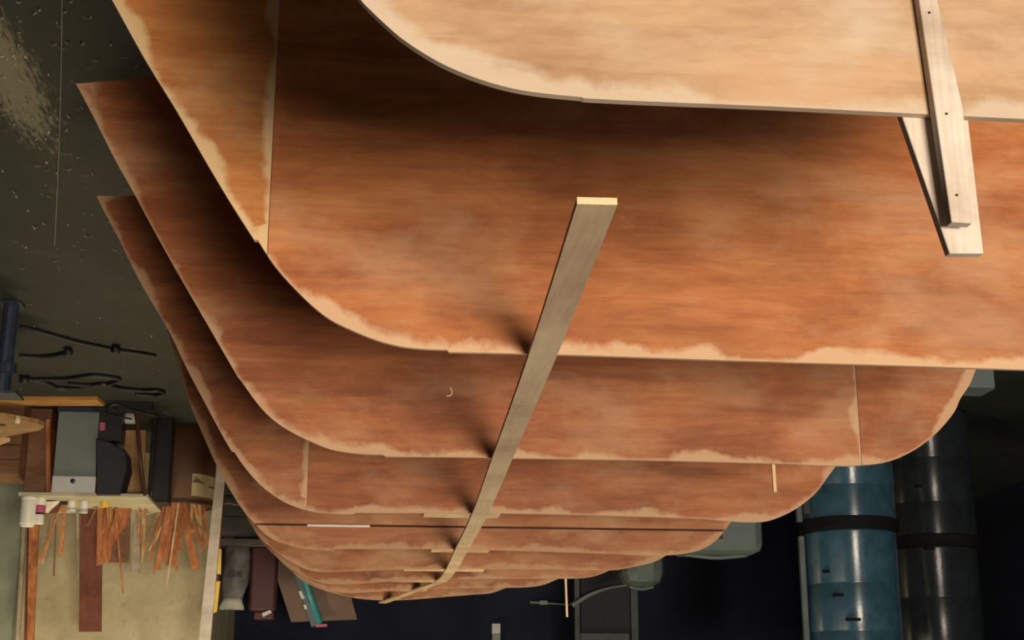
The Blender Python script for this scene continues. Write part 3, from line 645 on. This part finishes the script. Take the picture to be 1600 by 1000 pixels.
# strips in the drum (u,v base -> u,v tip, width px)
ST = [(258, 786, 232, 878, 4), (262, 786, 240, 896, 3), (266, 786, 246, 890, 9), (270, 786, 252, 880, 5), (268, 786, 262, 884, 8), (275, 786, 258, 868, 5), (276, 786, 276, 896, 3), (279, 786, 260, 920, 2.5), (281, 786, 270, 886, 8),
      (284, 786, 306, 890, 12), (288, 786, 318, 862, 5), (300, 786, 298, 832, 4), (306, 786, 300, 832, 5), (310, 786, 313, 846, 7), (316, 786, 326, 866, 5), (254, 786, 222, 868, 2.5), (287, 786, 262, 850, 3), (272, 786, 234, 860, 4), (282, 786, 280, 860, 6), (303, 786, 318, 850, 4)]
k = 0
for u0, v0, u1, v1, w in ST:
    y0 = yd - br_ * 0.55 + random.uniform(0, 0.10) ; y1 = y0 + random.uniform(0.08, 0.28)
    a, b = PY(u0, v0, y0), PY(u1, v1, y1)
    d = (b - a).normalized(); a2 = a - d * ((a.z - 0.03) / d.z) if d.z > 0.3 else a
    lim = br_ - 0.05                              # keep the foot of the strip inside the drum
    off = Vector((a2.x - bc.x, a2.y - yd, 0))
    if off.length > lim: a2 = Vector((bc.x, yd, a2.z)) + off.normalized() * lim
    mat = [REDWOOD, REDWOOD, PALE, TANWOOD, REDWOOD][k % 5] if w < 6 else REDWOOD
    if 300 <= u0 <= 312 and u0 != 303: mat = TANWOOD
    o = obj('offcut_strip', bar_bm(a2, a, w * 0.0042, 0.004), mat)
    bmx = bmesh.new(); bmx.from_mesh(o.data)
    s_ = bar_bm(a - d * 0.001, b, w * 0.0042, 0.004)
    me2 = bpy.data.meshes.new('tmp'); s_.to_mesh(me2); s_.free(); bmx.from_mesh(me2); bmx.to_mesh(o.data); bmx.free()
    if mat in (TANWOOD, PALE): tag(o, 'light tan offcut stick sticking out of the brown fibre drum', 'stick', 'tan sticks in the fibre drum')
    elif w >= 7: tag(o, 'broad reddish offcut strip sticking out of the brown fibre drum', 'strip', 'broad strips in the fibre drum')
    else: tag(o, 'narrow reddish offcut strip sticking out of the brown fibre drum', 'strip', 'narrow strips in the fibre drum')
    k += 1

# the shelf board
sa, sb = PY(28, 776, YS - 0.02), PY(231, 776, YS - 0.02)
tag(obj('shelf_board', box_bm(sb.x, sa.x, YS - 0.02, YS + 0.72, shz - 0.022, shz, 0.003), plain('pale_grey_shelf_board', (0.40, 0.37, 0.26), 0.7, 0.2, 6)), 'pale grey shelf board resting on the boxes by the plastered wall', 'shelf')
def bottle(u0, u1, v0, v1, y, label, parts, name='bottle', group=None, cat='bottle'):
    a, b = PY(u0, v0, y), PY(u1, v1, y); r = (a.x - b.x) / 2; h = b.z - shz; c = ((a.x + b.x) / 2, y, shz)
    t = thing(name, label, cat, group)
    for nm, z0, z1, k, mt in parts:
        obj(nm, lathe_bm([(0, z0 * h), (r * k * 0.97, z0 * h), (r * k, z0 * h + 0.004), (r * k, z1 * h - 0.006), (r * k * 0.93, z1 * h), (0, z1 * h)], c, 24), mt, t, True)
    return t
bottle(33.5, 55, 778, 823, YS + 0.05, 'tall plain white bottle at the end of the shelf board', [('base_ring', 0, 0.12, 1.05, WHITE), ('body', 0.12, 0.93, 1.0, WHITE), ('cap', 0.93, 1.0, 0.85, WHITE)])
bottle(56, 69, 778, 819, YS + 0.06, 'slim white bottle with a magenta label beside the tall white bottle', [('body', 0, 0.30, 1.0, WHITE), ('band', 0.30, 0.58, 1.02, PINK), ('neck_band', 0.58, 0.64, 0.98, BLACK), ('cap', 0.64, 1.0, 0.86, WHITE)])
bottle(106, 118, 785, 799, YS + 0.16, 'small white pot on the shelf board nearest the slim bottle', [('body', 0, 0.7, 1, WHITE), ('lid', 0.7, 1, 1.06, PALEGREY)], 'small_pot', 'small white pots on the shelf board', 'pot')
bottle(125, 137, 785, 802, YS + 0.16, 'small white pot on the shelf board in front of the long dark board', [('body', 0, 0.7, 1, WHITE), ('lid', 0.7, 1, 1.06, PALEGREY)], 'small_pot', 'small white pots on the shelf board', 'pot')
a = PY(78, 784, YS + 0.14)
t = thing('paper_funnel', 'pale tapered paper funnel lying on the shelf board behind the slim bottle', 'funnel')
obj('cone', slab_bm([(69, 784), (92, 782), (70, 800)], YS + 0.14, 0.06, bev=0.003), WHITE, t)
t = thing('paint_brush', 'dark paint brush lying on the shelf board between bottle and pots', 'brush')
obj('handle', tube_bm([PY(88, 784, YS + 0.2), PY(106, 785, YS + 0.2)], 0.016, 8, smooth=False), BLACK, t)
obj('bristles', slab_bm([(88, 786), (96, 787), (88, 800), (76, 803)], YS + 0.2, 0.02), DARKWOOD, t)
t = thing('tape_roll', 'yellow roll of tape on the shelf board beside the orange board', 'tape')
q = PY(163, 791, YS + 0.2)
obj('tape', lathe_bm([(0.012, 0), (0.026, 0), (0.026, 0.03), (0.012, 0.03), (0.012, 0)], (q.x, q.y, shz), 20), YELLOW, t)
obj('core', lathe_bm([(0.009, 0), (0.0118, 0), (0.0118, 0.031), (0.009, 0.031), (0.009, 0)], (q.x, q.y, shz), 16), PAPER, t)
# boards that stand on the shelf board and lean on the wall
def leaner(name, px, y0, s, t, mat, label, cat='board', group=None, z0=None):
    return tag(obj(name, slab_bm(px, y0, t, shz if z0 is None else z0, s, bev=0.001), mat), label, cat, group)
leaner('dark_board', [(126, 793.5), (160, 793.5), (158, 987), (123, 987)], YS + 0.5, 0.35, 0.018, DARKWOOD, 'long dark red-brown board standing on the shelf board against the plastered wall')
leaner('grey_lath', [(119, 793.5), (123, 793.5), (124, 905), (121, 905)], YS + 0.5, 0.5, 0.01, GREYWOOD, 'narrow grey lath tight beside the long dark board', 'lath')
leaner('orange_plank', [(152, 792), (178, 792), (170, 878), (150, 884)], YS + 0.46, 0.30, 0.012, REDWOOD, 'short orange plank standing in front of the long dark board', 'plank')
leaner('slanting_plank', [(183, 792), (206, 792), (200, 815), (177, 850), (170, 880), (168, 840)], YS + 0.44, 0.30, 0.012, REDWOOD, 'slanting orange plank crossing the short brown board', 'plank')
leaner('brown_board', [(165, 794), (203, 794), (201, 879), (162, 879)], YS + 0.53, 0.36, 0.010, BROWNBOX, 'short square-ended dark brown board behind the slanting plank')
leaner('grey_board', [(203, 793), (217, 793), (219, 895), (206, 895)], YS + 0.5, 0.4, 0.012, GREYWOOD, 'weathered grey board with a narrow dark gap, left of the fibre drum strips')
leaner('tan_block', [(221, 792), (228, 792), (227, 818), (222, 819)], YS + 0.48, 0.2, 0.02, PALE, 'short tan block between the grey board and the fibre drum', 'block')
ST2 = [(96, 793, 60, 882), (92, 793, 66, 880), (88, 793, 84, 900), (98, 793, 93, 870), (102, 793, 96, 868), (80, 793, 70, 868), (152, 793, 124, 845), (168, 793, 173, 880), (180, 793, 192, 928), (172, 793, 176, 885), (165, 800, 144, 920), (218, 793, 214, 893), (232, 793, 213, 890), (234, 793, 222, 880)]
for k, (u0, v0, u1, v1) in enumerate(ST2):
    y0 = YS + 0.30 + 0.012 * k
    a = PY(u0, v0, y0); a.z = shz + 0.002; b = PY(u1, v1, y0 + 0.3)
    if u0 > 228: a = PY(228, 793, y0); a.z = shz + 0.002
    tag(obj('thin_strip', bar_bm(a, b, 0.011, 0.004), [REDWOOD, TANWOOD, BROWNBOX, REDWOOD][k % 4]), *(('thin wooden strip standing on the shelf board close to the white bottles', 'strip', 'thin strips near the bottles') if u0 < 110 else ('thin wooden strip standing on the shelf board across the orange planks', 'strip', 'thin strips at the planks') if u0 < 200 else ('thin wooden strip standing on the shelf board beside the weathered grey board', 'strip', 'thin strips near the drum')))
for nm, px, mt, lab, y in (('orange_board', [(46, 760), (64, 760), (58, 870), (52, 1010), (42, 1010)], REDWOOD, 'tall orange-brown board behind the white bottles reaching the picture edge', YS + 0.74),
                           ('tall_brown_board', [(44, 760), (56, 760), (46, 1010), (37, 1010)], DARKWOOD, 'tall dark brown board behind the tall orange-brown board', YS + 0.83),
                           ('tall_grey_pole', [(38, 760), (44, 760), (30, 1010), (24, 1010)], GREYWOOD, 'tall grey pole nearest the picture edge behind the white bottles', YS + 0.88)):
    pts_ = [PL(u, v, y, 0, 0.35) for u, v in px]
    # run the foot down to the floor
    d0 = (pts_[0] - pts_[-1]).normalized(); d1 = (pts_[1] - pts_[2]).normalized()
    pts_[0] = pts_[0] + d0 * (pts_[0].z / -d0.z); pts_[1] = pts_[1] + d1 * (pts_[1].z / -d1.z)
    tag(obj(nm, prism_bm(pts_, (0, 0.02, 0)), mt), lab, 'pole' if 'pole' in nm else 'board')
# white plank in front
y = 8.95
pts_ = [PL(u, v, y, 0, 0.12) for u, v in ((339, 722), (353, 728), (328, 1010), (309, 1010))]
d0 = (pts_[0] - pts_[3]).normalized(); d1 = (pts_[1] - pts_[2]).normalized()
pts_[0] = pts_[0] + d0 * (pts_[0].z / -d0.z); pts_[1] = pts_[1] + d1 * (pts_[1].z / -d1.z)
tag(obj('white_plank', prism_bm(pts_, (0, 0.03, 0), 0.002), wood('whitewashed_plank', (0.66, 0.62, 0.50), (0.74, 0.70, 0.57), (0.80, 0.76, 0.63), stretch=(14, 14, 1), bump=0.03, grain=0.5)), 'long whitish plank leaning upright beside the fibre drum', 'plank')

# ------------------------------------------------------------------ dark bay behind the plastered wall
YBN = 10.45
BENCH = plain('dark_bench_planks', (0.075, 0.072, 0.06), 0.8, 0.25, 4, stretch=(1, 5, 5))
bz = PY(360, 852, YBN).z
t = thing('workbench', 'dark grey plank bench in the unlit bay behind the hull', 'bench')
bx0, bx1 = PY(640, 852, YBN).x, wx - 0.02
for k in range(3): obj('plank', box_bm(bx0, bx1, YBN + k * 0.25, YBN + k * 0.25 + 0.245, bz - 0.05, bz, 0.003), BENCH, t)
for k in range(3): obj('front_plank', box_bm(bx0, bx1, YBN + 0.03, YBN + 0.055, bz - 0.06 - 0.15 * (k + 1), bz - 0.065 - 0.15 * k, 0.003), BENCH, t)
for x in (bx0 + 0.05, bx1 - 0.05):
    for yy in (YBN + 0.10, YBN + 0.68): obj('leg', box_bm(x - 0.035, x + 0.035, yy - 0.035, yy + 0.035, 0, bz - 0.05), BROWNBOX, t)
t = thing('cord_loop', 'pale looped cord end between the white plank and the bench', 'cord')
obj('cord', tube_bm([PY(u, v, YBN - 0.02) for u, v in ((346, 788), (358, 786), (370, 788), (384, 783))], 0.008, 7), GREYWOOD, t)
yb = YBN + 0.12
t = thing('grey_sack', 'grey plastic sack with a dark printed mark and pale gathered end', 'sack')
def sack(rows, mat, name, parent):
    bm = bmesh.new(); rings = []
    for v, u0, u1, dp in rows:
        a, b = PY(u0, v, yb), PY(u1, v, yb); c = (a + b) / 2; w = (a.x - b.x) / 2
        rings.append([bm.verts.new((c.x + w * math.cos(k * math.pi / 9) * (1 + 0.05 * math.sin(k * 3.1 + v)), yb + dp * math.sin(k * math.pi / 9) * (1 + 0.08 * math.sin(k * 2.3 + v * .7)), c.z)) for k in range(18)])
    for a, b in zip(rings, rings[1:]):
        for k in range(18): bm.faces.new((a[k], a[(k + 1) % 18], b[(k + 1) % 18], b[k]))
    bm.faces.new(rings[0]); bm.faces.new(rings[-1]); bmesh.ops.recalc_face_normals(bm, faces=bm.faces)
    return obj(name, bm, mat, parent, True)
zb_v = 852
sack([(851, 353, 388, .05), (856, 352, 391, .075), (870, 351, 392, .085), (890, 349, 391, .085), (910, 347, 388, .075), (925, 347, 383, .05), (936, 348, 378, .025)], BAGGREY, 'body', t)
sack([(935, 349, 378, .026), (942, 346, 379, .03), (950, 342, 382, .02), (953, 343, 381, .008)], BAGPALE, 'gathered_end', t)
for px in ([(358.5, 891), (361, 893), (365, 890), (368, 892), (366.5, 896), (368.5, 901), (359, 902)], [(369.5, 892), (372, 892), (375, 896), (375.5, 892), (378, 892), (377.5, 902), (374.5, 901), (371.5, 897), (371.5, 902), (369.5, 902)]):
    obj('printed_mark', slab_bm(px, yb - 0.089, 0.003), BLACK, t)
t = thing('red_canister', 'dark red canister with a pale label beside the grey sack', 'canister')
sackc = [(-0.0,)]
def rbox(u0, u1, v0, v1, y, d, bev):
    a, b = PY(u0, v0, y), PY(u1, v1, y); return box_bm(b.x, a.x, y, y + d, a.z, b.z, bev)
obj('body', rbox(393, 430, 852, 955, YBN + 0.06, 0.16, 0.02), RED, t)
obj('cap', rbox(396, 428, 955, 968, YBN + 0.09, 0.1, 0.012), RED, t)
obj('label_patch', slab_bm([(409, 958), (422, 953), (425, 957), (411, 964)], YBN + 0.055, 0.004), PALEGREY, t)
for nm, v0, v1, lab in (('yellow_block', 858, 896, 'yellow tool end behind the white plank, the one nearer the bench'), ('yellow_block', 909, 952, 'yellow tool end behind the white plank, the one farther from the bench')):
    pass
t = thing('spirit_level', 'yellow spirit level peeking out in two pieces from behind the white plank', 'level')
yl = 9.6
px = [(330, 770), (346, 770), (345, 898), (341, 954), (328, 960)]
pts_ = [PL(u, v, yl, 0, 0.05) for u, v in ((334, 858), (346, 858), (345, 897), (332, 897))]
obj('body', prism_bm(pts_, (0, 0.03, 0)), YELLOW, t)
pts_ = [PL(u, v, yl, 0, 0.05) for u, v in ((332, 908), (344, 908), (339, 955), (328, 960))]
obj('body', prism_bm(pts_, (0, 0.03, 0)), YELLOW, t)
pts_ = [PL(u, v, yl, 0, 0.05) for u, v in ((334, 896), (342, 896), (341, 909), (332, 909))]
obj('vial', prism_bm(pts_, (0, 0.028, 0)), DARKWOOD, t)
a = PL(336, 858, yl, 0, 0.05); b = PL(345, 858, yl, 0, 0.05)
pts_ = [a, b, Vector((b.x, yl, 0)), Vector((a.x, yl, 0))]
obj('lower_end', prism_bm(pts_, (0, 0.028, 0)), DARKWOOD, t)
tag(obj('hardboard_sheet', slab_bm([(418, 852), (425, 880), (455, 972), (558, 968), (549, 935), (530, 852)], YBN + 0.30, 0.012, bz, 0.15), BROWNBOARD), 'grey-brown sheet of hardboard leaning in the dark bay behind the teal tube', 'sheet')
t = thing('teal_tube', 'teal plastic tube with a pale patch leaning on the hardboard sheet', 'tube')
ca, cb = PL(452, 852, YBN + 0.22, bz, 0.15), PL(498, 976, YBN + 0.22, bz, 0.15)
a1, b1 = PL(457, 852, YBN + 0.24, bz, 0.15), PL(500, 974, YBN + 0.24, bz, 0.15)
obj('tube', tube_bm([a1, b1], 0.024, 14, smooth=False), TEAL, t, True)
a2, b2 = PL(450, 852, YBN + 0.24, bz, 0.15), PL(492, 978, YBN + 0.24, bz, 0.15)
obj('backing', bar_bm(a2 , b2, 0.05, 0.02), TEALDARK, t)
obj('pale_patch', slab_bm([(466, 924), (471, 923), (476, 935), (471, 936)], YBN + 0.20, 0.006, bz, 0.15), PALEGREY, t)
obj('lettering_marks', slab_bm([(474, 945), (478, 945), (480, 952), (476, 952)], YBN + 0.20, 0.006, bz, 0.15), PALEGREY, t)
o = obj('tip', bar_bm(PL(493, 978, YBN + 0.23, bz, 0.15), PL(511, 977, YBN + 0.23, bz, 0.15), 0.02, 0.015, (0, 0, 1)), PINK, t); o['label'] = 'pinkish red tip'
# dark steel frame, with curved bar, far behind the hull
YC = 11.2
t = thing('steel_rack', 'dark steel rack with pale uprights and a curved bar against the far wall', 'rack')
def up(u0, u1, v0, v1, m, nm, y=YC, d=0.05, floor=False):
    a, b = PY(u0, v0, y), PY(u1, v1, y); z0, z1 = sorted((a.z, b.z))
    obj(nm, box_bm(b.x, a.x, y, y + d, 0 if floor else z0, z1, 0.003), m, t)
RACK = plain('dull_grey_green_steel', (0.035, 0.044, 0.046), 0.6)
up(897, 907, 860, 1030, RACK, 'upright', floor=True); up(984, 999, 860, 1030, RACK, 'upright', floor=True)
up(907, 984, 989, 1012, RACK, 'crossbar')
obj('curved_bar', tube_bm([PY(u, v, YC - 0.04) for u, v in ((894, 946), (905, 939), (920, 930), (940, 922), (960, 917), (984, 914))], (0.022, 0.008), 8), GREYPAINT, t, True)
obj('dark_opening_sheet', box_bm(PY(984, 900, YC + .06).x, PY(907, 900, YC + .06).x, YC + 0.06, YC + 0.08, 0.2, 2.0), plain('dark_opening_navy', (0.007, 0.009, 0.013), 0.7), t)  # near-black sheet puts the shade of the rack's dark interior into colour
def rounded(name, label, u0, u1, v1, y, mat, cat, rr=0.10):
    a, b = PY(u0, v1, y), PY(u1, v1, y)
    t = thing(name, label, cat)
    obj('body', box_bm(b.x, a.x, y, y + 0.3, 0, a.z, min(rr, (a.x - b.x) * 0.4)), mat, t)
    obj('handle', tube_bm([(a.x - 0.06, y + 0.15, a.z - 0.004), ((a.x + b.x) / 2, y + 0.15, a.z + 0.012), (b.x + 0.06, y + 0.15, a.z - 0.004)], 0.012, 8), mat, t, True)
rounded('pale_canister', 'greenish grey canister with rounded shoulders beside the blue drums', 1062, 1196, 862, 7.6, SLATE, 'canister', 0.05)
rounded('small_pale_canister', 'smaller greenish grey canister behind the far end of the hull', 976, 1042, 914, 9.6, SLATE, 'canister', 0.09)
t = thing('grey_switch_box', 'small pale grey box fixed on the far dark wall', 'box')
obj('body', rbox(769, 782, 974, 990, YF - 0.08, 0.08, 0.004), PALEGREY, t)
obj('conduit', rbox(769, 782, 990, 1040, YF - 0.05, 0.05, 0.004), GREYPAINT, t)
t = thing('grey_pipe', 'short pale pipe lying along the far wall above the hull end', 'pipe')
obj('pipe', tube_bm([PY(828, 941, YF - 0.03), PY(845, 942, YF - 0.03), PY(862, 943, YF - 0.03), PY(897, 945, YF - 0.03)], (0.012, 0.006), 8), GREYPAINT, t)
obj('bracket', rbox(843, 856, 938, 945, YF - 0.04, 0.04, 0.004), GREYPAINT, t)

# ------------------------------------------------------------------ drums on the other side
RINGBLACK = plain('matt_black_ring', (0.006, 0.006, 0.007), 0.8, 0.2, spec=0.1)
def drum(u0, u1, vref, y, z0, h, mat, label, group, flange=None, slots=()):
    a, b = PY(u0, vref, y), PY(u1, vref, y); r = (a.x - b.x) / 2; c = ((a.x + b.x) / 2, y, z0)
    t = thing('steel_drum', label, 'drum', group)
    prof = [(0, 0.01), (r - 0.012, 0.01), (r, 0.0), (r + 0.002, 0.012), (r, 0.03)]
    for f in (0.36, 0.68): prof += [(r, f * h - 0.004), (r - 0.003, f * h), (r, f * h + 0.004)]
    prof += [(r, h - 0.075)]
    obj('shell', lathe_bm(prof, c, 48), mat, t, True)
    obj('lid_ring', lathe_bm([(r, h - 0.075), (r + 0.012, h - 0.07), (r + 0.012, h - 0.012), (r, h), (r - 0.03, h), (r - 0.035, h - 0.012), (0, h - 0.012)], c, 48), RINGBLACK, t)
    if flange:
        fx = PY(flange, 880, y - r * .1).x
        obj('side_flange', box_bm(fx - 0.016, fx + 0.016, y - 0.06, y - 0.03, z0 + 0.02, z0 + h - 0.06, 0.003), RACK2, t)
        obj('clip', box_bm(fx - 0.06, fx - 0.015, y - 0.09, y - 0.02, z0 + h - 0.20, z0 + h - 0.10, 0.004), BLACK, t)
    for u, v, w in slots:
        q = PY(u, v, y - r * 0.98); dx = (q.x - c[0]) / r; yy = y - r * math.sqrt(max(0.05, 1 - dx * dx)) 
        q = PY(u, v, yy)
        obj('slot', box_bm(q.x - w, q.x + w, yy - 0.016, yy + 0.012, q.z - 0.008, q.z + 0.008, 0.002), RINGBLACK, t)
    return r
RACK2 = plain('grey_steel_flange', (0.06, 0.075, 0.08), 0.5)
yD = 8.0
hz = PY(1322, 838, yD - 0.26).z - 0.045
drum(1256, 1398, 840, yD, 0.0, hz, DRUMBLUE, 'steel blue drum with a bright streak, its dark rim ring showing, next to the hull', 'stacked blue drums', 1251)
drum(1258, 1400, 900, yD, hz, 0.82, DRUMBLUE, 'steel blue drum with three short dark slots, stacked with the drum next to the hull', 'stacked blue drums', 1252, ((1299, 893, .046), (1314, 930, .042), (1333, 968, .040)))
hz2 = PY(1460, 852, yD + 0.15).z
drum(1390, 1522, 840, yD + 0.42, 0.0, hz2, DRUMGREY, 'dark grey drum in the shadow beside the blue drums, with a small dark slot', 'stacked grey drums', 1412, ((1438, 760, .03),))
drum(1392, 1524, 900, yD + 0.42, hz2, 0.82, DRUMGREY, 'dark grey drum with a pale streak stacked beside the slotted blue drum', 'stacked grey drums', 1414, ((1452, 857, .03),))
t = thing('grey_carton', 'greenish grey carton in the shadow beside the third bulkhead', 'carton')
obj('body', rbox(1500, 1556, 500, 606, 4.9, 0.10, 0.006), SLATE, t); obj('flap', rbox(1502, 1554, 606, 608, 4.92, 0.12, 0.0), SLATE, t)
a, b = PY(1500, 500, 4.9), PY(1556, 500, 4.9)
obj('plinth', box_bm(b.x + 0.02, a.x - 0.02, 4.905, 4.995, 0, a.z), BROWNBOX, t)
